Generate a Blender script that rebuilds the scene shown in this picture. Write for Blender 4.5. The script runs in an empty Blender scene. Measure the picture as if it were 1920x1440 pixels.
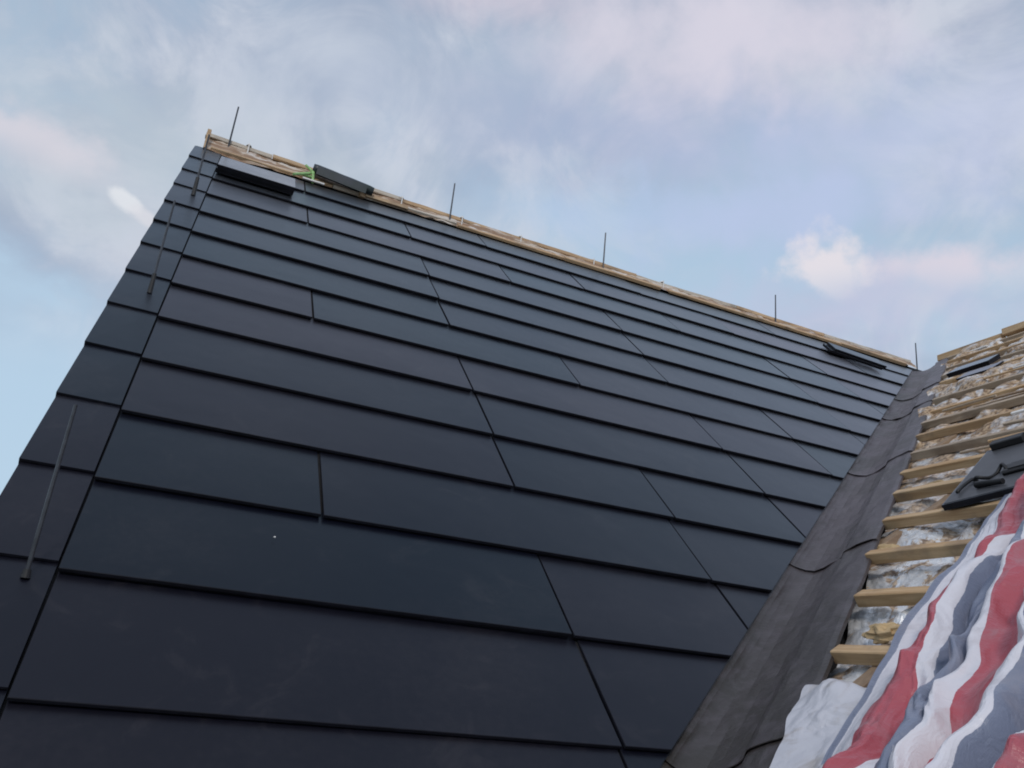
import bpy, math, random
from mathutils import Vector, Matrix, noise
random.seed(7)
scene = bpy.context.scene
col = scene.collection
R = math.radians

# ------------------------------------------------------------------ camera
cam_data = bpy.data.cameras.new("camera")
cam = bpy.data.objects.new("camera", cam_data)
col.objects.link(cam)
cam_data.sensor_fit = 'HORIZONTAL'
cam_data.sensor_width = 36.0
cam_data.lens = 28.835
cam_data.clip_start = 0.02
cam_data.clip_end = 9000
c_right = Vector((0.9098, -0.4025, 0.1016))
c_down = Vector((0.2223, 0.2657, -0.9381))
c_fwd = Vector((0.3506, 0.8760, 0.3312))
m3 = Matrix((c_right, -c_down, -c_fwd)).transposed()
cam.matrix_world = Matrix.Translation((0.1866, -1.8147, 0.1502)) @ m3.to_4x4()
scene.camera = cam

# ------------------------------------------------------------------ sky
SUN_AZ, SUN_EL = R(205), R(38)          # azimuth from +Y towards +X
world = bpy.data.worlds.new("World")
scene.world = world
world.use_nodes = True
nt = world.node_tree
nt.nodes.clear()


class NB:
    """small helper for node graphs"""
    def __init__(self, tree):
        self.t = tree

    def n(self, kind, **kw):
        x = self.t.nodes.new(kind)
        for k_, v in kw.items():
            setattr(x, k_, v)
        return x

    def put(self, sock, v):
        if isinstance(v, bpy.types.NodeSocket):
            self.t.links.new(v, sock)
        elif v is not None:
            sock.default_value = v

    def m(self, op, a, b=None, c=None, clamp=False):
        x = self.n('ShaderNodeMath', operation=op)
        x.use_clamp = clamp
        self.put(x.inputs[0], a)
        self.put(x.inputs[1], b)
        self.put(x.inputs[2], c)
        return x.outputs[0]

    def mix(self, f, a, b):
        x = self.n('ShaderNodeMix', data_type='RGBA')
        self.put(x.inputs[0], f)
        self.put(x.inputs[6], a)
        self.put(x.inputs[7], b)
        return x.outputs[2]

    def noise(self, vec, scale, detail=4, rough=0.55, dist=0.0, lac=2.0):
        x = self.n('ShaderNodeTexNoise')
        self.put(x.inputs['Vector'], vec)
        x.inputs['Scale'].default_value = scale
        x.inputs['Detail'].default_value = detail
        x.inputs['Roughness'].default_value = rough
        x.inputs['Distortion'].default_value = dist
        x.inputs['Lacunarity'].default_value = lac
        return x.outputs['Fac']

    def ss(self, v, lo, hi):
        x = self.n('ShaderNodeMapRange', interpolation_type='SMOOTHSTEP')
        self.put(x.inputs[0], v)
        x.inputs[1].default_value = lo
        x.inputs[2].default_value = hi
        return x.outputs[0]


def rgb(r, g, b):
    return (r, g, b, 1.0)


B = NB(nt)
tc = B.n('ShaderNodeTexCoord')
D = tc.outputs['Generated']
sep = B.n('ShaderNodeSeparateXYZ')
nt.links.new(D, sep.inputs[0])
dx, dy, dz = sep.outputs
el = B.m('MULTIPLY', B.m('ARCSINE', dz), 57.29578)
az = B.m('MULTIPLY', B.m('ARCTAN2', dx, dy), 57.29578)
den = B.m('ADD', B.m('MAXIMUM', dz, 0.0), 0.18)
cmb = B.n('ShaderNodeCombineXYZ')
nt.links.new(B.m('DIVIDE', dx, den), cmb.inputs[0])
nt.links.new(B.m('DIVIDE', dy, den), cmb.inputs[1])
CV = cmb.outputs[0]
sky = B.n('ShaderNodeTexSky', sky_type='NISHITA')
sky.sun_disc = False
sky.sun_elevation = SUN_EL
sky.sun_rotation = SUN_AZ
sky.altitude = 100
sky.air_density = 1.0
sky.dust_density = 2.0
sky.ozone_density = 1.0
skyc = B.n('ShaderNodeVectorMath', operation='SCALE')
nt.links.new(sky.outputs[0], skyc.inputs[0])
skyc.inputs['Scale'].default_value = 0.13
base = skyc.outputs[0]
# thin veil over everything, then soft layered cloud
# haze is thickest towards the horizon
hazef = B.m('SUBTRACT', 0.92, B.m('MULTIPLY', B.ss(dz, 0.25, 1.0), 0.50))
veil = B.mix(hazef, base, rgb(0.485, 0.645, 0.80))
n1 = B.noise(CV, 1.3, 4, 0.5, 0.4)
n2 = B.noise(CV, 2.6, 4, 0.5, 0.3)
n3 = B.noise(D, 9.0, 4, 0.55, 0.2)
n4 = B.noise(D, 5.5, 7, 0.62, 0.9)
high = B.ss(el, 13.0, 23.0)
cov = B.m('MULTIPLY', B.ss(B.m('ADD', B.m('MULTIPLY', n1, 0.65), B.m('MULTIPLY', n4, 0.35)), 0.37, 0.56), high)
n5 = B.noise(D, 15.0, 6, 0.55, 0.0)
tone = B.m('ADD', B.m('MULTIPLY', n2, 0.35), B.m('ADD', B.m('MULTIPLY', n4, 0.45), B.m('MULTIPLY', n3, 0.20)))
ccol = B.mix(B.ss(tone, 0.43, 0.58), rgb(0.345, 0.405, 0.535), rgb(0.61, 0.645, 0.735))
out = B.mix(B.m('MULTIPLY', cov, 0.88), veil, ccol)
# individual clouds: (azimuth, elevation, half width, half height, tilt, softness, colour, amount)
wa = B.m('MULTIPLY', B.m('SUBTRACT', B.noise(D, 7.0, 5, 0.55), 0.5), 9.0)
we = B.m('MULTIPLY', B.m('SUBTRACT', B.noise(D, 8.3, 5, 0.55, 0.5), 0.5), 7.0)
azw = B.m('ADD', az, wa)
elw = B.m('ADD', el, we)
azs = B.m('ADD', az, B.m('MULTIPLY', wa, 0.35))
els = B.m('ADD', el, B.m('MULTIPLY', we, 0.22))
CLOUDS = [
    (30.0, 37.0, 17, 4.2, 0, 1.3, rgb(0.41, 0.460, 0.650), 0.60, 0),
    (8.0, 38.5, 14, 4.5, 6, 1.3, rgb(0.46, 0.535, 0.66), 0.55, 0),
    (50.0, 35.0, 14, 5.0, 0, 1.3, rgb(0.53, 0.59, 0.80), 0.6, 0),
    (36.0, 42.3, 12, 4.6, 0, 1.3, rgb(0.70, 0.67, 0.77), 0.9, 0),
    (15.5, 44.5, 6, 2.4, 0, 1.4, rgb(0.62, 0.57, 0.67), 0.7, 0),
    (29.0, 31.5, 11, 2.2, 0, 1.3, rgb(0.45, 0.59, 0.80), 0.6, 0),
    (41.0, 31.0, 12, 2.6, 0, 1.3, rgb(0.50, 0.57, 0.80), 0.6, 0),
    (46.0, 25.0, 8.5, 3.0, 0, 1.2, rgb(0.53, 0.55, 0.72), 0.75, 0),
    (44.4, 27.5, 3.0, 2.7, 0, 0.55, rgb(0.78, 0.74, 0.79), 0.95, 1),
    (51.8, 27.0, 5.2, 1.7, -6, 0.8, rgb(0.70, 0.66, 0.75), 0.9, 1),
    (-4.0, 29.0, 17, 5.5, 0, 1.3, rgb(0.50, 0.575, 0.650), 0.75, 0),
    (-14.5, 27.3, 5.5, 2.0, 0, 0.9, rgb(0.68, 0.66, 0.73), 0.85, 1),
    (-7.3, 25.9, 0.95, 0.42, -18, 0.8, rgb(0.80, 0.82, 0.86), 0.75, 0),
    (-5.6, 25.2, 1.2, 0.45, -18, 0.8, rgb(0.74, 0.74, 0.79), 0.75, 0),
    (-3.5, 22.5, 5.0, 3.0, 0, 1.3, rgb(0.58, 0.60, 0.68), 0.6, 0),
]
for (a_, e_, hw, hh, tilt, soft, c_, amt, crisp) in CLOUDS:
    k_ = math.cos(R(e_))
    small = hw < 2
    A_ = B.m('MULTIPLY', B.m('SUBTRACT', azs if small or crisp else azw, a_), k_)
    E_ = B.m('SUBTRACT', els if small or crisp else elw, e_)
    ct_, st_ = math.cos(R(tilt)), math.sin(R(tilt))
    u_ = B.m('ADD', B.m('MULTIPLY', A_, ct_ / hw), B.m('MULTIPLY', E_, st_ / hw))
    v_ = B.m('ADD', B.m('MULTIPLY', A_, -st_ / hh), B.m('MULTIPLY', E_, ct_ / hh))
    d_ = B.m('SQRT', B.m('ADD', B.m('MULTIPLY', u_, u_), B.m('MULTIPLY', v_, v_)))
    d_ = B.m('ADD', d_, B.m('MULTIPLY', B.m('SUBTRACT', n3, 0.5), 0.9))
    d_ = B.m('ADD', d_, B.m('MULTIPLY', B.m('SUBTRACT', n5, 0.5), 2.4 if crisp else (2.6 if small else 1.2)))
    msk = B.m('SUBTRACT', 1.0, B.ss(d_, 1.0 - soft * 0.75, 1.0 + soft * 0.35))
    if crisp:                                    # cumulus: lit crown, base dissolving into haze
        msk = B.m('MULTIPLY', msk, B.ss(v_, -1.1, 0.25))
    out = B.mix(B.m('MULTIPLY', msk, amt), out, c_)
bg = B.n('ShaderNodeBackground')
nt.links.new(out, bg.inputs[0])
bg.inputs[1].default_value = 1.0
wo = B.n('ShaderNodeOutputWorld')
nt.links.new(bg.outputs[0], wo.inputs[0])

# ------------------------------------------------------------------ sun
sd = bpy.data.lights.new("sun", 'SUN')
sd.energy = 1.1
sd.angle = R(10)
sd.color = (1.0, 0.93, 0.86)
sun = bpy.data.objects.new("sun", sd)
col.objects.link(sun)
sdir = Vector((math.sin(SUN_AZ) * math.cos(SUN_EL), math.cos(SUN_AZ) * math.cos(SUN_EL), math.sin(SUN_EL)))
sun.rotation_euler = sdir.to_track_quat('Z', 'Y').to_euler()
sun.location = (0, -10, 20)

scene.cycles.filter_width = 1.9
scene.view_settings.view_transform = 'Standard'
scene.view_settings.look = 'None'
scene.view_settings.exposure = 0.0
scene.view_settings.gamma = 1.0
scene.view_settings.use_curve_mapping = False

# ------------------------------------------------------------------ geometry frame
# x runs along the tile courses, y is level and points into the main roof, z is up.
S = 0.36                                   # exposed height of one tile course
TH = R(43.45)                              # pitch of the main roof
CT, ST = math.cos(TH), math.sin(TH)
VA0, VK = 3.93, 1.0428                     # cut line of the tiles along the valley: a = VA0 + VK*b
MS = ST / VK                               # slope of the cross roof, dz/dx
CN = Vector((-MS, 0, 1)).normalized()      # its normal
CUP = Vector((1, 0, MS)).normalized()      # its up-slope direction
RB = 13.2                                  # ridge, in courses
RIDGE_Y, RIDGE_Z = RB * CT * S, RB * ST * S


def mp(a, b, n=0.0):
    """point on the main roof, a and b in courses, n metres above the deck"""
    return Vector((a * S, b * CT * S - n * ST, b * ST * S + n * CT))


def cp(a, y, n=0.0):
    """point on the cross roof, a and y in courses, n metres above the deck"""
    return Vector((a * S, y * S, (a - VA0) * MS * S)) + CN * n


def valley_y(a):
    return (a - VA0) / VK * CT


# ------------------------------------------------------------------ materials
def new_mat(name):
    m_ = bpy.data.materials.new(name)
    m_.use_nodes = True
    b_ = NB(m_.node_tree)
    p_ = m_.node_tree.nodes['Principled BSDF']
    return m_, b_, p_


def coords(b_, kind='Object'):
    return b_.n('ShaderNodeTexCoord').outputs[kind]


def geo_pos(b_):
    return b_.n('ShaderNodeNewGeometry').outputs['Position']


def bump(b_, p_, h, strength, dist):
    x = b_.n('ShaderNodeBump')
    x.inputs['Strength'].default_value = strength
    x.inputs['Distance'].default_value = dist
    b_.put(x.inputs['Height'], h)
    b_.t.links.new(x.outputs[0], p_.inputs['Normal'])


def mat_glass():
    m_, b_, p_ = new_mat("dark_solar_glass")
    P = geo_pos(b_)
    inf = b_.n('ShaderNodeObjectInfo').outputs['Random']
    nz = b_.noise(P, 1.7, 5, 0.6)
    nf = b_.noise(P, 55.0, 3, 0.6)
    c1 = b_.mix(inf, rgb(0.0028, 0.0034, 0.0088), rgb(0.0033, 0.0036, 0.0086))
    ns = b_.noise(P, 6.0, 6, 0.65, 1.5)
    dust = b_.m('ADD', b_.ss(b_.m('ADD', b_.m('MULTIPLY', nz, 0.75), b_.m('MULTIPLY', nf, 0.25)), 0.46, 0.74), b_.m('MULTIPLY', b_.ss(ns, 0.55, 0.72), 0.8))
    c2 = b_.mix(b_.m('MULTIPLY', dust, 0.20), c1, rgb(0.045, 0.040, 0.045))
    b_.put(p_.inputs['Base Color'], c2)
    p_.inputs['Roughness'].default_value = 0.6
    p_.inputs['Specular IOR Level'].default_value = 0.0
    bm = b_.n('ShaderNodeBump')
    bm.inputs['Strength'].default_value = 0.25
    bm.inputs['Distance'].default_value = 0.014
    b_.put(bm.inputs['Height'], b_.noise(P, 2.3, 3, 0.5))
    gl = b_.n('ShaderNodeBsdfGlossy')          # blue anti-reflection coating of the solar glass
    b_.put(gl.inputs['Color'], b_.mix(inf, rgb(0.85, 0.95, 1.0), rgb(0.94, 0.935, 1.0)))
    b_.put(gl.inputs['Roughness'], b_.m('ADD', b_.m('ADD', 0.20, b_.m('MULTIPLY', inf, 0.07)), b_.m('ADD', b_.m('MULTIPLY', nz, 0.12), b_.m('MULTIPLY', ns, 0.10))))
    b_.t.links.new(bm.outputs[0], gl.inputs['Normal'])
    b_.t.links.new(bm.outputs[0], p_.inputs['Normal'])
    fr = b_.n('ShaderNodeFresnel')
    fr.inputs['IOR'].default_value = 1.43
    b_.t.links.new(bm.outputs[0], fr.inputs['Normal'])
    ms = b_.n('ShaderNodeMixShader')
    b_.t.links.new(fr.outputs[0], ms.inputs[0])
    b_.t.links.new(p_.outputs[0], ms.inputs[1])
    b_.t.links.new(gl.outputs[0], ms.inputs[2])
    b_.t.links.new(ms.outputs[0], m_.node_tree.nodes['Material Output'].inputs['Surface'])
    return m_


def mat_plain(name, c, rough=0.6, var=0.25, scale=20.0, bs=0.0, metallic=0.0, c2=None, spec=0.5):
    m_, b_, p_ = new_mat(name)
    P = coords(b_)
    nz = b_.noise(P, scale, 5, 0.6)
    lo = tuple(x * (1 - var) for x in c)
    hi = tuple(min(1, x * (1 + var)) for x in c)
    if c2:
        hi = c2
    b_.put(p_.inputs['Base Color'], b_.mix(b_.ss(nz, 0.3, 0.7), rgb(*lo), rgb(*hi)))
    p_.inputs['Roughness'].default_value = rough
    p_.inputs['Metallic'].default_value = metallic
    p_.inputs['Specular IOR Level'].default_value = spec
    if bs:
        bump(b_, p_, nz, bs, 0.004)
    return m_


def mat_wood(name, c1, c2, axis):
    m_, b_, p_ = new_mat(name)
    P = geo_pos(b_)
    mapn = b_.n('ShaderNodeMapping')
    b_.t.links.new(P, mapn.inputs[0])
    sc = [38, 38, 38]
    sc[axis] = 2.2
    mapn.inputs['Scale'].default_value = sc
    g = b_.noise(mapn.outputs[0], 1.0, 6, 0.65, 0.8)
    g2 = b_.noise(P, 5.0, 4, 0.6)
    inf = b_.n('ShaderNodeObjectInfo').outputs['Random']
    c = b_.mix(b_.ss(g, 0.35, 0.68), rgb(*c1), rgb(*c2))
    # weathered grey and damp brown patches
    c = b_.mix(b_.m('MULTIPLY', b_.ss(g2, 0.50, 0.70), 0.55), c, rgb(0.16, 0.115, 0.085))
    c = b_.mix(b_.m('MULTIPLY', inf, 0.25), c, rgb(0.30, 0.25, 0.20))
    b_.put(p_.inputs['Base Color'], c)
    p_.inputs['Roughness'].default_value = 0.7
    bump(b_, p_, g, 0.35, 0.003)
    return m_


def mat_gutter():
    m_, b_, p_ = new_mat("grey_coated_valley_metal")
    P = geo_pos(b_)
    g1 = b_.noise(P, 2.6, 6, 0.62, 0.7)
    g2 = b_.noise(P, 14.0, 5, 0.65, 0.4)
    g3 = b_.noise(P, 70.0, 3, 0.6)
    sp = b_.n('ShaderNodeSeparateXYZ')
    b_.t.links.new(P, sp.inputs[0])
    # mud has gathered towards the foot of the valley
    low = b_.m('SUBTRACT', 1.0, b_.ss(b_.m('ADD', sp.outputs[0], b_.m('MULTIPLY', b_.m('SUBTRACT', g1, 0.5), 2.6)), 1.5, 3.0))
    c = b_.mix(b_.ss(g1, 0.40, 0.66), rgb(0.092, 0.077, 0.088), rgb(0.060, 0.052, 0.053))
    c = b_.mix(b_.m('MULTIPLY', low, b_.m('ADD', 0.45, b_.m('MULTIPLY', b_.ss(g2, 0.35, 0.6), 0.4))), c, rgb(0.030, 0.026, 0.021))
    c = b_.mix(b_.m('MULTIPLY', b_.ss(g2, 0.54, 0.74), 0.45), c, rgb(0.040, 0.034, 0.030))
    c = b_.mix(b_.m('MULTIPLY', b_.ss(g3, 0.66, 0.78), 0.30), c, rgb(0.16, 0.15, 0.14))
    b_.put(p_.inputs['Base Color'], c)
    b_.put(p_.inputs['Roughness'], b_.m('ADD', 0.34, b_.m('MULTIPLY', g2, 0.22)))
    g4 = b_.noise(P, 180.0, 3, 0.6)
    bump(b_, p_, b_.m('ADD', b_.m('ADD', b_.m('MULTIPLY', g1, 1.0), b_.m('MULTIPLY', g2, 0.6)), b_.m('MULTIPLY', g4, 0.08)), 0.5, 0.014)
    return m_


def mat_foil():
    m_, b_, p_ = new_mat("crumpled_foil_underlay")
    P = geo_pos(b_)
    g1 = b_.noise(P, 3.2, 6, 0.62, 0.9)
    g2 = b_.noise(P, 10.0, 6, 0.65, 0.8)
    g3 = b_.noise(P, 45.0, 4, 0.6)
    sp = b_.n('ShaderNodeSeparateXYZ')
    b_.t.links.new(P, sp.inputs[0])
    # the upper part of the slope still shows the tan board and dusty underlay
    up = b_.ss(b_.m('ADD', sp.outputs[0], b_.m('MULTIPLY', b_.m('SUBTRACT', g1, 0.5), 3.0)), 2.5, 3.6)
    torn = b_.m('MAXIMUM', b_.m('MULTIPLY', up, b_.ss(g2, 0.30, 0.56)), b_.m('MULTIPLY', b_.ss(g2, 0.51, 0.57), 0.92))
    foil = b_.mix(b_.ss(g3, 0.3, 0.7), rgb(0.66, 0.69, 0.74), rgb(0.88, 0.89, 0.91))
    tan = b_.mix(b_.ss(g3, 0.35, 0.65), rgb(0.17, 0.10, 0.055), rgb(0.55, 0.40, 0.26))
    b_.put(p_.inputs['Base Color'], b_.mix(torn, foil, tan))
    b_.put(p_.inputs['Metallic'], b_.m('MULTIPLY', b_.m('SUBTRACT', 1.0, torn), 0.28))
    b_.put(p_.inputs['Roughness'], b_.m('ADD', 0.22, b_.m('MULTIPLY', torn, 0.5)))
    bump(b_, p_, b_.m('ADD', g2, b_.m('MULTIPLY', g3, 0.5)), 0.7, 0.012)
    return m_


def mat_under():
    m_, b_, p_ = new_mat("tan_ridge_membrane")
    P = geo_pos(b_)
    mp_ = b_.n('ShaderNodeMapping')
    b_.t.links.new(P, mp_.inputs[0])
    mp_.inputs['Scale'].default_value = (3.0, 26, 26)
    g1 = b_.noise(mp_.outputs[0], 1.0, 5, 0.6, 0.6)
    g2 = b_.noise(P, 2.1, 4, 0.6)
    c = b_.mix(b_.ss(g1, 0.42, 0.60), rgb(0.30, 0.185, 0.115), rgb(0.60, 0.50, 0.40))
    c = b_.mix(b_.m('MULTIPLY', b_.ss(b_.m('ADD', b_.m('MULTIPLY', g1, 0.5), b_.m('MULTIPLY', g2, 0.5)), 0.50, 0.60), 0.85), c, rgb(0.72, 0.68, 0.66))
    b_.put(p_.inputs['Base Color'], c)
    p_.inputs['Roughness'].default_value = 0.55
    bump(b_, p_, g1, 0.5, 0.006)
    return m_


def mat_sheet():
    m_, b_, p_ = new_mat("loose_white_underlay")
    P = geo_pos(b_)
    g2 = b_.noise(P, 9.0, 6, 0.65, 0.8)
    c = b_.mix(b_.ss(g2, 0.48, 0.70), rgb(0.58, 0.58, 0.63), rgb(0.42, 0.39, 0.38))
    b_.put(p_.inputs['Base Color'], c)
    p_.inputs['Roughness'].default_value = 0.42
    bump(b_, p_, b_.noise(P, 30.0, 3, 0.5, 1.0), 0.25, 0.006)
    return m_


def mat_tarp():
    m_, b_, p_ = new_mat("striped_woven_tarpaulin")
    uv = coords(b_, 'UV')
    sp = b_.n('ShaderNodeSeparateXYZ')
    b_.t.links.new(uv, sp.inputs[0])
    P = geo_pos(b_)
    wob = b_.m('MULTIPLY', b_.m('SUBTRACT', b_.noise(P, 30.0, 3, 0.6), 0.5), 0.006)
    r_ = b_.m('ADD', sp.outputs[0], wob)
    t_ = b_.m('FRACT', b_.m('DIVIDE', b_.m('ADD', r_, 0.012), 0.29))
    ramp = b_.n('ShaderNodeValToRGB')
    ramp.color_ramp.interpolation = 'CONSTANT'
    b_.t.links.new(t_, ramp.inputs[0])
    blue, white, red = rgb(0.20, 0.225, 0.31), rgb(0.72, 0.70, 0.75), rgb(0.44, 0.090, 0.115)
    stops = [(0.0, blue), (0.10, white), (0.30, red), (0.60, white), (0.75, blue), (0.95, blue)]
    els = ramp.color_ramp.elements
    els[0].position, els[0].color = stops[0]
    els[1].position, els[1].color = stops[1]
    for pos, c in stops[2:]:
        e_ = els.new(pos)
        e_.color = c
    dirt = b_.ss(b_.noise(P, 7.0, 6, 0.65, 0.5), 0.50, 0.72)
    c = b_.mix(b_.m('MULTIPLY', dirt, 0.34), ramp.outputs[0], rgb(0.34, 0.30, 0.32))
    b_.put(p_.inputs['Base Color'], c)
    p_.inputs['Roughness'].default_value = 0.30
    wr = b_.noise(P, 26.0, 5, 0.6, 1.2)
    w1 = b_.n('ShaderNodeTexWave')
    b_.t.links.new(uv, w1.inputs[0])
    w1.inputs['Scale'].default_value = 130
    bump(b_, p_, b_.m('ADD', wr, b_.m('MULTIPLY', w1.outputs['Fac'], 0.02)), 0.40, 0.010)
    return m_


def mat_ground():
    m_, b_, p_ = new_mat("ground_grass_and_soil")
    P = geo_pos(b_)
    g1 = b_.noise(P, 0.05, 6, 0.6)
    g2 = b_.noise(P, 1.2, 6, 0.65)
    c = b_.mix(b_.ss(g2, 0.35, 0.65), rgb(0.055, 0.075, 0.030), rgb(0.10, 0.105, 0.050))
    c = b_.mix(b_.ss(g1, 0.50, 0.62), c, rgb(0.20, 0.165, 0.115))
    b_.put(p_.inputs['Base Color'], c)
    p_.inputs['Roughness'].default_value = 0.95
    return m_


M_GLASS = mat_glass()
M_BLACK = mat_plain("black_tile_edge", (0.0085, 0.009, 0.015), 0.6, 0.3, spec=0.25)
M_DECK = mat_plain("dark_roof_underlay", (0.012, 0.012, 0.014), 0.85, 0.3)
M_WOODX = mat_wood("batten_wood_x", (0.48, 0.30, 0.16), (0.66, 0.47, 0.29), 0)
M_WOODY = mat_wood("batten_wood_y", (0.47, 0.285, 0.135), (0.68, 0.475, 0.27), 1)
M_WOODG = mat_wood("weathered_batten_wood", (0.34, 0.25, 0.17), (0.56, 0.45, 0.34), 1)
M_WOODA = mat_wood("counter_batten_wood", (0.22, 0.14, 0.085), (0.34, 0.23, 0.14), 0)
M_PALE = mat_wood("pale_batten_wood", (0.55, 0.47, 0.38), (0.74, 0.68, 0.60), 0)
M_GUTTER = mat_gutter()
M_FOIL = mat_foil()
M_SHEET = mat_sheet()
M_TARP = mat_tarp()
M_STEEL = mat_plain("dark_steel_rod", (0.055, 0.058, 0.068), 0.38, 0.3, metallic=0.4)
M_SLEEVE = mat_plain("black_rubber", (0.012, 0.012, 0.014), 0.55, 0.3)
M_WHITE = mat_plain("white_plastic", (0.78, 0.76, 0.74), 0.5, 0.08)
M_SKY_SHEEN = mat_plain("painted_sky_sheen", (0.22, 0.225, 0.25), 0.25, 0.15, 4.0)  # sky reflected at a grazing angle, painted as a pale tile top
M_UNDER = mat_under()
M_GREEN = mat_plain("pale_green_plastic", (0.34, 0.58, 0.22), 0.45, 0.2)
M_ROLL = mat_plain("dark_green_rolled_underlay", (0.022, 0.040, 0.034), 0.45, 0.3, 6.0, 0.3, c2=(0.035, 0.042, 0.055))
M_WALL = mat_plain("rendered_wall", (0.55, 0.53, 0.49), 0.9, 0.08, 3.0, 0.2)
M_GROUND = mat_ground()
M_FOAM = mat_plain("tan_insulation_scrap", (0.46, 0.33, 0.18), 0.85, 0.3, 12.0, 0.8)


# ------------------------------------------------------------------ mesh helpers
def mesh(name, verts, faces, mats, mi=None, smooth=False):
    me = bpy.data.meshes.new(name)
    me.from_pydata([tuple(v) for v in verts], [], faces)
    for m_ in (mats if isinstance(mats, (list, tuple)) else [mats]):
        me.materials.append(m_)
    if mi:
        for p_, i in zip(me.polygons, mi):
            p_.material_index = i
    if smooth:
        for p_ in me.polygons:
            p_.use_smooth = True
    me.update()
    return me


def add(name, me, parent=None, mat=None):
    o = bpy.data.objects.new(name, me)
    col.objects.link(o)
    if parent is not None:
        o.parent = parent
    if mat is not None:
        o.matrix_local = mat
    return o


def empty(name, loc=(0, 0, 0)):
    o = bpy.data.objects.new(name, None)
    o.empty_display_size = 0.1
    col.objects.link(o)
    o.location = loc
    return o


def tag(o, label, cat, group=None):
    o['label'] = label
    o['category'] = cat
    if group:
        o['group'] = group
    return o


def frame(origin, ex, ey, ez):
    m_ = Matrix((ex, ey, ez)).transposed().to_4x4()
    m_.translation = origin
    return m_


def box_vf(x0, x1, y0, y1, z0, z1, c=0.0):
    """box with the long edges chamfered by c (along x)"""
    if c <= 0:
        v = [(x0, y0, z0), (x1, y0, z0), (x1, y1, z0), (x0, y1, z0), (x0, y0, z1), (x1, y0, z1), (x1, y1, z1), (x0, y1, z1)]
        f = [(0, 3, 2, 1), (4, 5, 6, 7), (0, 1, 5, 4), (1, 2, 6, 5), (2, 3, 7, 6), (3, 0, 4, 7)]
        return v, f
    prof = [(y0 + c, z0), (y1 - c, z0), (y1, z0 + c), (y1, z1 - c), (y1 - c, z1), (y0 + c, z1), (y0, z1 - c), (y0, z0 + c)]
    v = [(x0, y, z) for y, z in prof] + [(x1, y, z) for y, z in prof]
    f = [tuple(range(7, -1, -1)), tuple(range(8, 16))]
    for i in range(8):
        j = (i + 1) % 8
        f.append((i, j, 8 + j, 8 + i))
    return v, f


def tube_vf(p0, p1, r0, r1, seg=10):
    p0, p1 = Vector(p0), Vector(p1)
    d = (p1 - p0).normalized()
    u = d.orthogonal().normalized()
    w = d.cross(u)
    v = []
    for p_, r_ in ((p0, r0), (p1, r1)):
        for i in range(seg):
            t = 2 * math.pi * i / seg
            v.append(p_ + (u * math.cos(t) + w * math.sin(t)) * r_)
    f = [tuple(range(seg - 1, -1, -1)), tuple(range(seg, 2 * seg))]
    for i in range(seg):
        j = (i + 1) % seg
        f.append((i, j, seg + j, seg + i))
    return v, f


def path_tube(pts, r_, seg=8):
    v, f = [], []
    n = len(pts)
    for i, p_ in enumerate(pts):
        d = (Vector(pts[min(i + 1, n - 1)]) - Vector(pts[max(i - 1, 0)])).normalized()
        u = d.cross(Vector((0.13, 0.2, 1))).normalized()
        w = d.cross(u)
        for k_ in range(seg):
            t = 2 * math.pi * k_ / seg
            v.append(Vector(p_) + (u * math.cos(t) + w * math.sin(t)) * r_)
    for i in range(n - 1):
        for k_ in range(seg):
            j = (k_ + 1) % seg
            f.append((i * seg + k_, i * seg + j, (i + 1) * seg + j, (i + 1) * seg + k_))
    f.append(tuple(range(seg - 1, -1, -1)))
    f.append(tuple(range((n - 1) * seg, n * seg)))
    return v, f


def join(parts):
    V, F = [], []
    for v, f in parts:
        o = len(V)
        V += [tuple(x) for x in v]
        F += [tuple(i + o for i in q) for q in f]
    return V, F


# ------------------------------------------------------------------ ground
GZ = -5.6
me = mesh("ground", [(-4000, -4000, GZ), (4000, -4000, GZ), (4000, 4000, GZ), (-4000, 4000, GZ)], [(0, 1, 2, 3)], M_GROUND)
g = add("ground", me)
g['kind'] = 'structure'

# ------------------------------------------------------------------ house
house = tag(empty("house", (0, 0, GZ)), "house with dark solar tile roof half finished beside a bare battened roof", "house")


def hadd(name, me_, parent=None, mat=None):
    """part of the house; mat is a world matrix"""
    par = parent or house
    o = bpy.data.objects.new(name, me_)
    col.objects.link(o)
    o.parent = par
    w = mat if mat is not None else Matrix.Identity(4)
    o.matrix_local = (Matrix.Translation((0, 0, -GZ)) @ w) if par is house else w
    return o


EAVE_B = -3.4
A_L = -0.46
A_R = 18.0                                # cross roof ridge
Y_F = -15.0                               # front end of the cross roof
YB = RIDGE_Y * 2 - mp(0, EAVE_B).y        # back eave


def slab(pts, th):
    """closed slab from a planar polygon, thickness downwards"""
    n = len(pts)
    nn = (pts[1] - pts[0]).cross(pts[2] - pts[0]).normalized()
    if nn.z < 0:
        nn = -nn
    v = list(pts) + [q - nn * th for q in pts]
    f = [tuple(range(n)), tuple(range(2 * n - 1, n - 1, -1))]
    for i in range(n):
        j = (i + 1) % n
        f.append((i, n + i, n + j, j))
    return v, f


vb = lambda b: VA0 + VK * b
v, f = slab([mp(A_L, EAVE_B), mp(vb(EAVE_B) - .02, EAVE_B), mp(vb(RB), RB), mp(A_L, RB)], 0.10)
deck = hadd("main_roof_deck", mesh("main_roof_deck", v, f, M_DECK))
# back slope of the main roof
v, f = slab([Vector((A_L * S, RIDGE_Y, RIDGE_Z)), Vector((30 * S, RIDGE_Y, RIDGE_Z)),
             Vector((30 * S, YB, mp(0, EAVE_B).z)), Vector((A_L * S, YB, mp(0, EAVE_B).z))], 0.10)
hadd("back_roof_deck", mesh("back_roof_deck", v, f, M_DECK))
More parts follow.
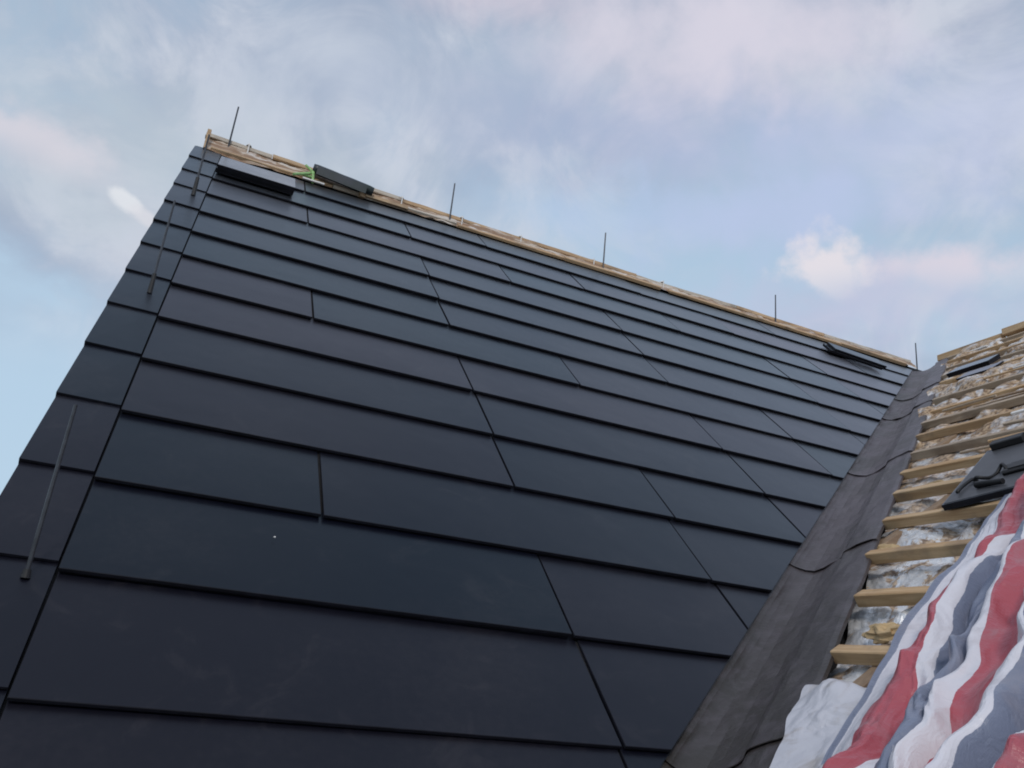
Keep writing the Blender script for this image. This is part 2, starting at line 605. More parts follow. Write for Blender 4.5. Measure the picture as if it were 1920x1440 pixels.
# cross roof deck (starts beyond the valley gutter), front and far slope
FL = 1.02
a_lo = -1.3
v, f = slab([cp(a_lo, Y_F, -.14), cp(A_R, Y_F, -.14), cp(A_R, valley_y(A_R) - FL + .10, -.14), cp(a_lo, valley_y(a_lo) - FL + .10, -.14)], 0.08)
cdeck = hadd("cross_roof_deck", mesh("cross_roof_deck", v, f, M_WOODA))
top = cp(A_R, 0, -.14)
v, f = slab([Vector((A_R * S, Y_F * S, top.z)), Vector((A_R * S, RIDGE_Y, top.z)),
             Vector((2 * A_R * S - a_lo * S, RIDGE_Y, cp(a_lo, 0).z)), Vector((2 * A_R * S - a_lo * S, Y_F * S, cp(a_lo, 0).z))], 0.08)
hadd("far_roof_deck", mesh("far_roof_deck", v, f, M_WOODA))


def wall(name, pts, th=0.2):
    n = len(pts)
    nn = (pts[1] - pts[0]).cross(pts[2] - pts[0]).normalized()
    v_ = list(pts) + [q - nn * th for q in pts]
    f_ = [tuple(range(n)), tuple(range(2 * n - 1, n - 1, -1))]
    for i in range(n):
        j = (i + 1) % n
        f_.append((i, n + i, n + j, j))
    return hadd(name, mesh(name, v_, f_, M_WALL))


xg = (A_L + .35) * S
ze = mp(0, EAVE_B).z - .12
yf = mp(0, EAVE_B).y + .25
wall("gable_wall", [Vector((xg, yf, GZ)), Vector((xg, yf, ze)), Vector((xg, RIDGE_Y, RIDGE_Z - .2)),
                    Vector((xg, YB - .25, ze)), Vector((xg, YB - .25, GZ))])
xw = (a_lo + .8) * S
wall("cross_wall", [Vector((xw, Y_F * S + .3, GZ)), Vector((xw, Y_F * S + .3, cp(a_lo + .8, 0, -.22).z)),
                    Vector((xw, yf - .3, cp(a_lo + .8, 0, -.22).z)), Vector((xw, yf - .3, GZ))])
yw = Y_F * S + .3
wall("cross_gable_wall", [Vector((xw, yw, GZ)), Vector((xw, yw, cp(a_lo + .8, 0, -.22).z)), Vector((A_R * S, yw, top.z - .2)),
                          Vector((2 * A_R * S - xw, yw, cp(a_lo + .8, 0, -.22).z)), Vector((2 * A_R * S - xw, yw, GZ))])
wall("back_wall", [Vector((xg, YB - .3, GZ)), Vector((xg, YB - .3, ze)), Vector((30 * S, YB - .3, ze)), Vector((30 * S, YB - .3, GZ))])

# ------------------------------------------------------------------ solar tiles on the main roof
PF = lambda a, b: frame(mp(a, b), Vector((1, 0, 0)), Vector((0, CT, ST)), Vector((0, -ST, CT)))
TILE_CACHE = {}


def clip_valley(poly, a, b0):
    """keep the part of a tile outline (metres, tile frame) on the tiled side of the valley cut line"""
    out_ = []
    side = lambda q: (VA0 + VK * (b0 + q[1] / S)) * S - (a * S + q[0])
    for i in range(len(poly)):
        p_, q_ = poly[i], poly[(i + 1) % len(poly)]
        sp_, sq_ = side(p_), side(q_)
        if sp_ >= 0:
            out_.append(p_)
        if (sp_ > 0 > sq_) or (sp_ < 0 < sq_):
            t = sp_ / (sp_ - sq_)
            out_.append((p_[0] + (q_[0] - p_[0]) * t, p_[1] + (q_[1] - p_[1]) * t))
    return out_


def tile_mesh(w, h, a, b0, cut):
    """roof tile: glass plate on a recessed black edge; cut tiles follow the valley line"""
    key = (round(w, 3), round(h, 3))
    if not cut and key in TILE_CACHE:
        return TILE_CACHE[key]
    nl, nu = 0.0245, 0.006          # top surface above deck at the lower and upper edge
    t, c, rec, g = 0.009, 0.0012, 0.008, 0.0040
    zt = lambda y: nl + (nu - nl) * y / h

    def ring(y0, x_in, drop, zabs=None):
        poly = [(g + x_in, y0), (w - g - x_in, y0), (w - g - x_in, h), (g + x_in, h)]
        if cut:
            poly = clip_valley(poly, a, b0)
        return [(x, y, zabs if zabs is not None else zt(y) - drop) for x, y in poly]
    r_ = [ring(c, c, 0), ring(0, 0, c), ring(0, 0, t), ring(rec, .002, t), ring(rec, .002, 0, .001)]
    n_ = min(len(q) for q in r_)
    if n_ < 3:
        return None
    if any(len(q) != n_ for q in r_):
        r_ = [ring(c, c, 0), ring(c, c, t), ring(c, c, 0, .001)]
        n_ = len(r_[0])
    V = [q for rr in r_ for q in rr]
    F = [tuple(range(n_))]
    MI = [0]
    for k_ in range(len(r_) - 1):
        for i in range(n_):
            j = (i + 1) % n_
            F.append((k_ * n_ + i, (k_ + 1) * n_ + i, (k_ + 1) * n_ + j, k_ * n_ + j))
            MI.append(1)
    F.append(tuple(range(len(r_) * n_ - 1, (len(r_) - 1) * n_ - 1, -1)))
    MI.append(1)
    me_ = mesh("solar_tile", V, F, [M_GLASS, M_BLACK], MI)
    if not cut:
        TILE_CACHE[key] = me_
    return me_


JOINTS = {-3: [], -2: [1.62], -1: [3.55], 0: [3.57], 1: [3.52, 5.38], 2: [1.64, 5.31], 3: [3.53, 5.37, 7.2], 4: [3.53, 7.15],
          5: [3.49, 7.06, 8.94], 6: [1.62, 5.25, 8.89, 10.78], 7: [3.53, 7.12, 10.79], 8: [3.53, 7.10, 10.79, 12.7],
          9: [3.52, 7.09, 10.79, 12.56], 10: [1.59, 5.2, 8.78, 12.42], 11: [3.46, 7.02, 10.6, 14.3],
          12: [1.55, 5.15, 8.72, 12.3]}
LAP = 0.10
for cse in range(-3, 13):
    b0 = cse
    hgt = (1 + LAP) * S if cse < 12 else 0.9 * S
    btop = b0 + hgt / S
    edges = [0.0] + [j for j in JOINTS[cse]]
    for i, a in enumerate(edges):
        a_r = edges[i + 1] if i < len(edges) - 1 else vb(btop) + .5
        if a >= vb(btop) - .02:
            continue
        me_ = tile_mesh((a_r - a) * S, hgt, a, b0, a_r > vb(b0))
        if me_ is None:
            continue
        mtx = PF(a, b0)
        jig = Matrix.Rotation(R(random.uniform(-.13, .13)), 4, 'Y') @ Matrix.Rotation(R(random.uniform(-.25, .3)), 4, 'X')
        jig.translation = (0, random.uniform(-.0012, .0012), random.uniform(0, .0012))
        hadd("solar_tile", me_, deck, mtx @ jig)
# dark flashing under the joints is the deck itself

# verge tiles along the gable edge
VW = 0.474 * S


def verge_mesh(h):
    nl, nu = 0.0245, 0.013
    t = 0.008
    x0l, x0u = -0.003, 0.000            # outer edge steps out a little at the lower end
    x1 = VW - 0.001
    dr = 0.11
    V = [(x0l, 0, nl), (x1, 0, nl - .002), (x1, h, nu), (x0u, h, nu),
         (x0l, 0, nl - dr), (x0u, h, nu - dr),
         (x0l + t, 0, nl - dr), (x0u + t, h, nu - dr),
         (x0l + t, 0, nl - t), (x1, 0, nl - t), (x1, h, nu - t), (x0u + t, h, nu - t),
         (x0l + t, .010, nl - t), (x1, .010, nl - t), (x1, .010, 0.001), (x0l + t, .010, 0.001), (x1, h, .001)]
    F = [(0, 1, 2, 3), (0, 3, 5, 4), (4, 5, 7, 6), (6, 7, 11, 8), (0, 4, 6, 8), (0, 8, 9, 1), (2, 10, 11, 3), (3, 11, 7, 5),
         (8, 12, 13, 9), (12, 15, 14, 13), (1, 9, 10, 2), (9, 13, 14, 16, 10)]
    MI = [0, 0, 1, 1, 1, 1, 1, 1, 1, 1, 1, 1]
    return mesh("verge_tile", V, F, [M_GLASS, M_BLACK], MI)


vm = verge_mesh((1 + .08) * S)
vm_top = verge_mesh(0.95 * S)
for cse in range(-3, 13):
    jig = Matrix.Rotation(R(random.uniform(-.3, .3)), 4, 'Y') @ Matrix.Rotation(R(random.uniform(-.2, .2)), 4, 'X')
    hadd("verge_tile", vm if cse < 12 else vm_top, deck, PF(-0.475, cse + 0.07) @ jig)

# ------------------------------------------------------------------ valley gutter
AX = Vector((VK, CT, ST))
AXL = AX.length
AX = AX.normalized()
EW = Vector((CT, -VK, 0)).normalized()
EN = EW.cross(AX)
if EN.z < 0:
    EN = -EN
VO = Vector((VA0 * S, 0, 0))
PROF = [(-0.10, .06), (-0.05, .015), (0.0, -.026), (.04, -.044), (.10, -.056), (.18, -.060), (.27, -.052), (.36, -.026), (.44, .010),
        (.50, .044), (.535, .066), (.548, .098), (.560, .122), (.585, .138), (.63, .158), (.69, .184), (.76, .214), (.84, .248), (.885, .250), (.90, .230)]


def vpt(b, w, h):
    return VO + AX * (b * AXL * S) + EW * (w * S) + EN * (h * S)


valley = hadd("valley_gutter", mesh("valley_gutter", *slab([vpt(-3.3, -.02, -.30), vpt(13, -.02, -.30), vpt(13, .98, -.02), vpt(-3.3, .98, -.02)], .02), M_DECK))
laps = [-3.4, -2.55, 0.0, 2.66, 5.42, 8.38, 9.9, 12.75]


def gutter_mesh(b0, b1, seed):
    V, F = [], []
    nb = 60
    npf = len(PROF)
    for layer in (0, 1):
        for i in range(nb + 1):
            t = i / nb
            for j, (w, h) in enumerate(PROF):
                lift = 0.020 * (1 - t) ** 4 + 0.003
                # lower end bellies out slightly in the middle of the trough
                bulge = -0.10 * math.exp(-((w - .28) / .22) ** 2) * (1 - t) ** 3
                b = b0 + bulge + (b1 - b0) * t
                nz = noise.noise(Vector((b * 1.3 + seed, w * 5, 0))) * 0.014 + (abs(noise.noise(Vector((b * 3.3, w * 9, seed)))) - .2) * .018
                edge = 0.0
                if w > .8:
                    edge = noise.noise(Vector((b * 1.7 + seed, 7, 0))) * .010
                V.append(vpt(b, w + edge, h + lift + nz - layer * 0.007))
    n0 = (nb + 1) * npf
    for i in range(nb):
        for j in range(npf - 1):
            q = i * npf + j
            F.append((q, q + npf, q + npf + 1, q + 1))
            F.append((n0 + q, n0 + q + 1, n0 + q + npf + 1, n0 + q + npf))
    for j in range(npf - 1):
        F.append((j, j + 1, n0 + j + 1, n0 + j))
        q = nb * npf + j
        F.append((q, n0 + q, n0 + q + 1, q + 1))
    for i in range(nb):
        q = i * npf
        F.append((q, n0 + q, n0 + q + npf, q + npf))
        q = i * npf + npf - 1
        F.append((q, q + npf, n0 + q + npf, n0 + q))
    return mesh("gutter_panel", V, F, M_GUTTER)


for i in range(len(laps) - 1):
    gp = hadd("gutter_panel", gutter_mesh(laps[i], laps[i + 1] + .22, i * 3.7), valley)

# ------------------------------------------------------------------ cross roof: counter battens, foil, battens
# foil underlay, crumpled
def ridged(p_, s_):
    return 1 - abs(noise.noise(p_ * s_)) * 2


def sstep(x, a_, b_):
    t = max(0.0, min(1.0, (x - a_) / (b_ - a_)))
    return t * t * (3 - 2 * t)


def crumple(q, amp):
    """sharp-edged folds like crushed foil"""
    w_ = Vector((noise.noise(q * 3.1), noise.noise(q * 3.1 + Vector((5, 5, 5))), 0)) * .12
    c1 = abs(noise.noise((q + w_) * 4.2)) * 1.7
    c2 = abs(noise.noise((q + w_) * 9.5 + Vector((3, 1, 0)))) * .75
    c3 = abs(noise.noise((q + w_) * 21.0 + Vector((8, 1, 0)))) * .25
    return amp * (c1 + c2 + c3 - .7)


V, F, = [], []
na, ny = 330, 190
A0, A1 = 2.2, 17.9
for i in range(na + 1):
    t = (i / na) ** 1.35
    a = A0 + (A1 - A0) * t
    for j in range(ny + 1):
        s_ = (j / ny) ** 1.6
        yl = valley_y(a) - FL + .10
        y = yl + (-7.0 - yl) * s_
        q = Vector((a * S / .83, y * S, 0))
        up = sstep(a, 8.2, 12.0)
        ph = (a - 5.2) / .772
        h = -.082 + .052 * up + .010 * math.cos(2 * math.pi * ph)
        h += crumple(q, .032) + .020 * noise.noise(q * 1.7 + Vector((0, 0, 5)))
        # sheet is caught under the battens
        near = abs(ph - round(ph))
        cover = sstep(noise.noise(q * 1.9 + Vector((4, 9, 2))), .05, .28) * up          # loose sheet thrown over some battens
        h += .045 * cover
        h = min(h, (-.040 if near < .09 else -.012 - .01 * near) + .062 * cover)
        h = max(h, -.135)
        V.append(cp(a, y, h))
for i in range(na):
    for j in range(ny):
        q = i * (ny + 1) + j
        F.append((q, q + 1, q + ny + 2, q + ny + 1))
hadd("foil_underlay", mesh("foil_underlay", V, F, M_FOIL), cdeck)

# loose white sheet pulled over the lowest part, between gutter and tarpaulin
V, F = [], []
na, ny = 110, 70
for i in range(na + 1):
    a = 2.4 + (4.90 - 2.4) * i / na
    yl = valley_y(a) - FL + .05
    for j in range(ny + 1):
        u = j / ny
        y = yl + .03 * noise.noise(Vector((a * 6, 0, 3))) - 1.35 * u
        q = Vector((a * S / .83, y * S, 4))
        qs = Vector((q.x * .45 + q.y * .25, q.y * 1.1 - q.x * .35, 4))
        h = .004 + .006 * sstep(u, 0, .25) + (crumple(qs, .022) + crumple(q * 1.8, .013) + .006) * (.35 + .65 * sstep(u, 0, .2))
        h = max(h, .002 + .002 * u + .004 * abs(noise.noise(q * 14)))
        h -= .05 * sstep(a, 4.72, 4.92)
        V.append(cp(a + .03 * noise.noise(q * 5), y, h))
for i in range(na):
    for j in range(ny):
        q = i * (ny + 1) + j
        F.append((q, q + 1, q + ny + 2, q + ny + 1))
hadd("white_sheet", mesh("white_sheet", V, F, M_SHEET), cdeck)


def place(origin, ex, ey, ez):
    return frame(origin, ex, ey, ez)


# counter battens run up the slope beneath the battens
for y in (-.6, -2.4, -4.2, -6.0, 1.2, 3.0, 4.8, 6.6):
    a_s = max(a_lo + .1, (y + FL - .2) / CT * VK + VA0)
    L = (A_R - .1 - a_s) * S / .835
    v, f = box_vf(0, L, -.022, .022, -.138, -.039, .003)
    hadd("counter_batten", mesh("counter_batten", v, f, M_WOODA), cdeck, place(cp(a_s, y), CUP, Vector((0, 1, 0)), CN))


def batten_mesh(L, w, hgt, seed):
    """sawn batten: slightly bowed, uneven section, rough ends"""
    n_ = 22
    V_, F_ = [], []
    for i in range(n_ + 1):
        x = L * (i / n_) ** 1.5
        bow = .006 * noise.noise(Vector((x * .9, seed, 0)))
        sag = .004 * noise.noise(Vector((x * 1.3, seed, 7)))
        e_ = .0018 * noise.noise(Vector((x * 8, seed, 2)))
        c = .003
        y0, y1, z0, z1 = -w / 2 - e_, w / 2 + e_, 0, hgt + e_
        for (y, z) in ((y0 + c, z0), (y1 - c, z0), (y1, z0 + c), (y1, z1 - c), (y1 - c, z1), (y0 + c, z1), (y0, z1 - c), (y0, z0 + c)):
            skew = (.006 * math.sin(seed * 3) * y / w + .004 * math.cos(seed * 5) * z / hgt) if i == 0 else 0
            V_.append((x + skew, y + bow, z + sag))
    for i in range(n_):
        for k_ in range(8):
            j = (k_ + 1) % 8
            F_.append((i * 8 + k_, i * 8 + j, (i + 1) * 8 + j, (i + 1) * 8 + k_))
    F_.append(tuple(range(7, -1, -1)))
    F_.append(tuple(range(n_ * 8, n_ * 8 + 8)))
    return V_, F_


# battens run level, along y
for i in range(0, 17):
    a = 5.20 + .772 * i + (random.uniform(-.10, .10) if i > 5 else 0)
    yl = valley_y(a) - FL - .075 + random.uniform(-.05, .03)
    L = (yl - Y_F) * S - .05
    w = random.uniform(.032, .044)
    v, f = batten_mesh(L, w, random.uniform(.036, .044), i * 1.7 + 1)
    ex = Vector((0, -1, 0))
    hadd("batten", mesh("batten", v, f, M_WOODY if i < 6 else random.choice((M_WOODG, M_WOODY, M_WOODG))), cdeck,
         place(cp(a, yl, -.038 + random.uniform(-.003, .003)), ex, CN.cross(ex), CN) @ Matrix.Rotation(random.uniform(-.006, .006), 4, 'Z'))
# the lowest battens lie under the sheet and the tarpaulin
for i in range(1, 6):
    a = 5.20 - .772 * i
    v, f = batten_mesh((-2.0 - Y_F) * S, .04, .036, i * 2.3)
    ex = Vector((0, -1, 0))
    hadd("batten", mesh("batten", v, f, M_WOODY), cdeck, place(cp(a, -2.0, -.042), ex, CN.cross(ex), CN))
# thin off-cut laths lying between the upper battens
for i in range(34):
    a = random.uniform(8.8, 17.3)
    y = valley_y(a) - FL - random.uniform(.2, 4.0)
    v, f = batten_mesh(random.uniform(.25, .9), random.uniform(.012, .03), .012, i * 3.1)
    ex = Vector((.16 * random.uniform(-1, 1), -1, 0)).normalized()
    ey = CN.cross(ex).normalized()
    ex = ey.cross(CN).normalized()
    hadd("lath", mesh("lath", v, f, random.choice((M_WOODY, M_WOODA, M_WOODG, M_WHITE))), cdeck, place(cp(a, y, random.uniform(-.012, .008)), ex, ey, CN))
# ridge board of the cross roof
for (y0, y1, dz, w) in ((-15, 7.15, .03, .09), (7.2, 9.0, .0, .06)):
    v, f = box_vf(0, (y1 - y0) * S, -w / 2, w / 2, -.03, .03, .003)
    hadd("ridge_board", mesh("ridge_board", v, f, M_WOODY), cdeck, frame(Vector((A_R * S - .01, y0 * S, top.z + .098 + dz)), Vector((0, 1, 0)), Vector((-1, 0, 0)), Vector((0, 0, 1))))

# ------------------------------------------------------------------ ridge of the main roof
# membrane draped over the ridge
V, F = [], []
n = 220
def rail_h(a_):
    """height of the ridge rail's top: it dips away from the gable end"""
    return .056 + .062 * math.exp(-max(a_, 0) / 3.2)


prof = [(-.100, .026), (-.092, .028), (-.080, .036), (-.066, .05), (-.052, .072), (-.040, .092), (-.022, .104), (0, .108), (.03, .10), (.06, .06), (.10, .02)]
for i in range(n + 1):
    a = -.3 + 17.9 * i / n
    for j, (d, h) in enumerate(prof):
        y = RIDGE_Y + d * CT
        kh = (rail_h(a) - .006) / .108
        z = RIDGE_Z - abs(d) * ST * (.55 + .45 * kh) + (h if h < .03 else .026 + (h - .026) * kh) * .86
        nz = noise.noise(Vector((a * 1.6, d * 20, 0))) * .014 + (abs(noise.noise(Vector((a * 4, d * 30, 3)))) - .25) * .022
        V.append(Vector((a * S, y - nz * .5, z + nz)))
m_ = len(prof)
for i in range(n):
    for j in range(m_ - 1):
        q = i * m_ + j
        F.append((q, q + m_, q + m_ + 1, q + 1))
rm = hadd("ridge_membrane", mesh("ridge_membrane", V, F, M_UNDER, smooth=True))
# upper ridge rails, laid end to end on clips, and the lower batten along the top of the tiles
cuts = [-.36, .9, 2.1, 3.5, 6.2, 9.1, 11.9, 14.6, 17.55]
for i in range(len(cuts) - 1):
    L = (cuts[i + 1] - cuts[i]) * S - .006
    v, f = batten_mesh(L, .05, .030, i * 4.3)
    sag = random.uniform(-.006, .006)
    hadd("ridge_rail", mesh("ridge_rail", v, f, random.choice((M_WOODX, M_PALE))), rm,
         Matrix.Translation((cuts[i] * S, RIDGE_Y + random.uniform(-.006, .006), RIDGE_Z + rail_h(cuts[i]) - .030 + sag * .4)) @ Matrix.Rotation(math.atan((rail_h(cuts[i]) - rail_h(cuts[i + 1])) / L) + random.uniform(-.004, .004), 4, 'Y'))
cuts = [-.2, 2.1, 4.7, 7.2, 9.9, 12.4, 15.0, 17.2]
for i in range(len(cuts) - 1):
    L = (cuts[i + 1] - cuts[i]) * S - random.choice((.006, .02, .09))
    v, f = batten_mesh(L, random.uniform(.026, .038), random.uniform(.020, .030), i * 2.9 + .4)
    hadd("ridge_batten", mesh("ridge_batten", v, f, random.choice((M_WOODX, M_WOODX, M_PALE))), rm,
         PF(cuts[i], 13.02 + random.uniform(-.03, .02)) @ Matrix.Translation((0, 0, .012)) @ Matrix.Rotation(random.uniform(-.01, .01), 4, 'Z'))
# white clips carrying the rail: dome over the rail and two straps
clip_a = [.43, 3.5, 4.82, 6.18, 7.97, 9.8]


def clip_mesh():
    V_, F_ = [], []
    seg, rings = 12, 5
    for r_ in range(rings):
        t = r_ / rings * math.pi / 2
        for k_ in range(seg):
            p_ = 2 * math.pi * k_ / seg
            V_.append((.020 * math.cos(t) * math.cos(p_), .034 * math.cos(t) * math.sin(p_), .010 + .018 * math.sin(t)))
    V_.append((0, 0, .028))
    for r_ in range(rings - 1):
        for k_ in range(seg):
            j = (k_ + 1) % seg
            F_.append((r_ * seg + k_, r_ * seg + j, (r_ + 1) * seg + j, (r_ + 1) * seg + k_))
    for k_ in range(seg):
        F_.append(((rings - 1) * seg + k_, (rings - 1) * seg + (k_ + 1) % seg, rings * seg))
    parts = [(V_, F_), box_vf(-.004, .004, -.036, -.0335, -.06, .02)]
    return mesh("rail_clip", *join(parts), M_WHITE)


cm = clip_mesh()
for a in clip_a:
    hadd("rail_clip", cm, rm, Matrix.Translation((a * S, RIDGE_Y, RIDGE_Z + rail_h(a) - .010)))
# pale end post at the gable
v, f = box_vf(-.012, .012, -.03, -.008, -.02, .125)
hadd("end_post", mesh("end_post", v, f, M_WOODX), rm, Matrix.Translation((-.30 * S, RIDGE_Y - .05, RIDGE_Z - .02)))

# ------------------------------------------------------------------ upright steel rods
def rod(base_p, h, r_, sleeve, label, group, name="steel_rod", sink=.0):
    t = tag(empty(name, base_p), label, "rod", group)
    v_, f_ = tube_vf((0, 0, -sink), (0, 0, h), r_, r_ * .8, 10)
    add("shaft", mesh("shaft", v_, f_, M_STEEL), t)
    if sleeve:
        v_, f_ = tube_vf((0, 0, 0), (0, 0, sleeve), r_ * 2.0, r_ * 1.6, 12)
        add("sleeve", mesh("sleeve", v_, f_, M_SLEEVE), t)
    return t


GR = "upright rods along the ridge"
GG = "upright rods along the gable edge"
for (a, h, lab) in ((.08, .372, "thin dark rod rising from the ridge nearest the gable end"),
                    (4.55, .332, "thin dark rod on the ridge, right of the rolled underlay"),
                    (8.21, .335, "thin dark rod on the ridge at the middle of the row"),
                    (13.04, .275, "thin dark rod on the ridge, second from the valley"),
                    (17.72, .250, "short thin dark rod rising where ridge meets valley")):
    rod(Vector((a * S, RIDGE_Y - .034, RIDGE_Z + .02)), h - .02, .0065, 0, lab, GR, sink=.05)
for (a, b, h, r_, sl, lab) in ((-.155, 9.70, .385, .0062, .115, "dark rod on the verge tiles close below the ridge"),
                              (-.155, 5.56, .405, .0050, .085, "thin rod with black sleeve halfway up the gable edge"),
                              (-.14, .90, .374, .0050, .018, "lowest rod on the verge tiles, paler grey")):
    rod(mp(a, b, .017), h + .012, r_, sl, lab, GG)

# ------------------------------------------------------------------ loose tiles stacked on the roof
def loose_tile(mtx, w, d, th, label, group, sky_sheen=False, name="loose_solar_tile", cat="solar tile"):
    t = empty(name)
    t.matrix_world = mtx
    tag(t, label, cat, group)
    c = .0015
    V_ = [(0, 0, th * .55), (w, 0, th * .55), (w, d, th * .55), (0, d, th * .55),
          (0, 0, th - c), (w, 0, th - c), (w, d, th - c), (0, d, th - c),
          (c, c, th), (w - c, c, th), (w - c, d - c, th), (c, d - c, th)]
    F_ = [(3, 2, 1, 0), (0, 1, 5, 4), (1, 2, 6, 5), (2, 3, 7, 6), (3, 0, 4, 7), (4, 5, 9, 8), (5, 6, 10, 9), (6, 7, 11, 10), (7, 4, 8, 11), (8, 9, 10, 11)]
    add("glass_panel", mesh("glass_panel", V_, F_, [M_SKY_SHEEN if sky_sheen else M_GLASS, M_BLACK], [1] * 9 + [0]), t)
    v_, f_ = box_vf(.0015, w - .0015, .0015, d - .0015, 0, th * .55)
    add("black_frame", mesh("black_frame", v_, f_, M_BLACK), t)
    return t


G1 = "tiles stacked below the ridge near the gable"
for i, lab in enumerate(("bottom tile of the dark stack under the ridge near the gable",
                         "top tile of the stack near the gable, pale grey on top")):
    loose_tile(PF(.02 + .01 * i, 11.30 + random.uniform(-.02, .02)) @ Matrix.Translation((0, 0, 0.034 + .0275 * i)) @ Matrix.Rotation(R(-.6 + .5 * i), 4, 'Z') @ Matrix.Rotation(R(-3), 4, 'X'), .47, .30, .027, lab, G1, sky_sheen=(i == 1))
G2 = "tiles laid under the ridge near the valley"
for i, lab in enumerate(("lower of two dark tiles lying under the ridge near the valley",
                         "upper of two dark tiles lying under the ridge near the valley")):
    loose_tile(PF(13.75 + .10 * i, 11.78) @ Matrix.Translation((0, 0, .036 + .022 * i)) @ Matrix.Rotation(R(-9 + 1.0 * i), 4, 'Z'), .52, .15, .021, lab, G2)
G3 = "dark tiles lying near the top of the battened roof"
ex = Vector((0, -1, 0))
for i, (a, y, w, lab) in enumerate(((14.50, 6.03, .33, "black tile strip lying highest on the battened roof beside the valley"),
                                    (13.95, 5.42, .27, "thin black strip lying just below the black tile on the battens"))):
    loose_tile(place(cp(a, y, .008), ex, CN.cross(ex), CN) @ Matrix.Rotation(R(2 - i), 4, 'Z'), w, .16, (.034 if i == 0 else .012), lab, G3)

# big loose tile with connectors lying on the battens
ex = Vector((0, -1, 0))
EYC = CN.cross(ex)
mtx = place(cp(7.40, .56, .012), ex, EYC, CN) @ Matrix.Rotation(R(17), 4, 'Z')
t = loose_tile(mtx, 1.05, .64, .022, "large grey tile lying face down on the battens with black connector box", None)
for ch in list(t.children):
    pass
M_BACK = mat_plain("grey_backsheet", (0.060, 0.062, 0.070), 0.5, 0.15, 8.0)
v, f = box_vf(.008, 1.042, .008, .632, .0222, .0235)
add("back_sheet", mesh("back_sheet", v, f, M_BACK), t)
v, f = join([box_vf(.17, .33, .17, .26, .0237, .040, .006), box_vf(.19, .31, .18, .25, .040, .044, .003)])
jb = add("junction_box", mesh("junction_box", v, f, M_SLEEVE), t)
pts = [(.18 - .12 * i / 14, .20 + .05 * math.sin(i * .5), .036 + .012 * math.sin(i * .8)) for i in range(15)]
pts += [(.06 - .02 * math.sin(i * .4), .20 - .025 * i, .034) for i in range(6)]
add("cable", mesh("cable", *path_tube(pts, .0065), M_SLEEVE, smooth=True), t)
pts = [(.32 + .14 * i / 14, .21 + .07 * math.sin(i * .33), .038 + .03 * math.sin(i * .22)) for i in range(15)]
pts += [(.46 - .20 * i / 12, .21 - .12 * math.sin(i * .26), .036) for i in range(13)]
add("cable", mesh("cable", *path_tube(pts, .0065), M_SLEEVE, smooth=True), t)
v, f = tube_vf((.10, .10, .036), (.20, .06, .036), .012, .010, 12)
add("connector", mesh("connector", v, f, M_SLEEVE), t)
v, f = box_vf(.03, .15, .60, .66, .024, .052, .004)
add("hook", mesh("hook", v, f, M_SLEEVE), t)
v, f = box_vf(.45, .75, .61, .655, .024, .042, .004)
add("hook", mesh("hook", v, f, M_SLEEVE), t)

# ------------------------------------------------------------------ rolled underlay and green stand on the ridge
V, F = [], []
seg, nl = 22, 14
Lr = 1.22 * S
for i in range(nl + 1):
    x = Lr * i / nl
    for k_ in range(seg):
        t_ = 2 * math.pi * k_ / seg
        r_ = .035 + .003 * noise.noise(Vector((x * 9, math.cos(t_) * 2, math.sin(t_) * 2)))
        if i in (0, nl):
            r_ *= .9
        V.append((x, r_ * math.cos(t_) * 1.1, r_ * math.sin(t_)))
for i in range(nl):
    for k_ in range(seg):
        j = (k_ + 1) % seg
        F.append((i * seg + k_, i * seg + j, (i + 1) * seg + j, (i + 1) * seg + k_))
F.append(tuple(range(seg - 1, -1, -1)))
F.append(tuple(range(nl * seg, (nl + 1) * seg)))
rl = tag(empty("underlay_roll", (1.66 * S, RIDGE_Y - .075, RIDGE_Z + .060)), "short dark green-black roll of underlay lying on the ridge", "roll")
rl.rotation_euler = (0, R(6.5), R(-2))
add("rolled_sheet", mesh("rolled_sheet", V, F, M_ROLL, smooth=True), rl)
v, f = box_vf(.03, Lr - .05, -.050, -.046, -.062, .0, 0)
add("loose_flap", mesh("loose_flap", v, f, M_ROLL), rl)

gs = tag(empty("green_bracket", mp(1.52, 12.80, .03)), "pale green angled bracket standing beside the dark roll", "bracket")
bars = [((-.06, -.02, .0), (.045, .03, .075)), ((.045, .03, .08), (.05, .0, -.005)), ((-.02, .02, .04), (.05, .03, .045)), ((.045, .03, .078), (.0, .05, .12))]
for p0, p1 in bars:
    v, f = tube_vf(Vector(p0) * 1.25, Vector(p1) * 1.25, .010, .009, 8)
    add("bar", mesh("bar", v, f, M_GREEN), gs)
v, f = box_vf(-.01, .14, -.022, -.006, -.004, .006)
add("foot_strip", mesh("foot_strip", v, f, M_WHITE), gs)

wb = tag(empty("wood_offcut", mp(2.62, 12.93, .03)), "small pale wood block on the tile edge below the roll", "offcut")
v, f = box_vf(0, .045, 0, .035, 0, .06, .002)
add("block", mesh("block", v, f, M_WOODX), wb, Matrix.Rotation(R(12), 4, 'Z'))
v, f = box_vf(.045, .36, .004, .03, .01, .036, .002)
add("stick", mesh("stick", v, f, M_WOODX), wb)

# ------------------------------------------------------------------ striped tarpaulin
EDGE = [(1.2, -2.30), (2.6, -1.85), (3.97, -1.33), (4.45, -1.13), (5.0, -.89), (5.84, -.54), (6.58, -.37), (7.42, -.03), (8.18, .26), (9.8, .80)]


def edge_at(s_):
    x = 1.2 + (9.8 - 1.2) * s_
    for (a0, y0), (a1, y1) in zip(EDGE, EDGE[1:]):
        if x <= a1 + 1e-6:
            t_ = (x - a0) / (a1 - a0)
            return x, y0 + (y1 - y0) * t_
    return EDGE[-1]


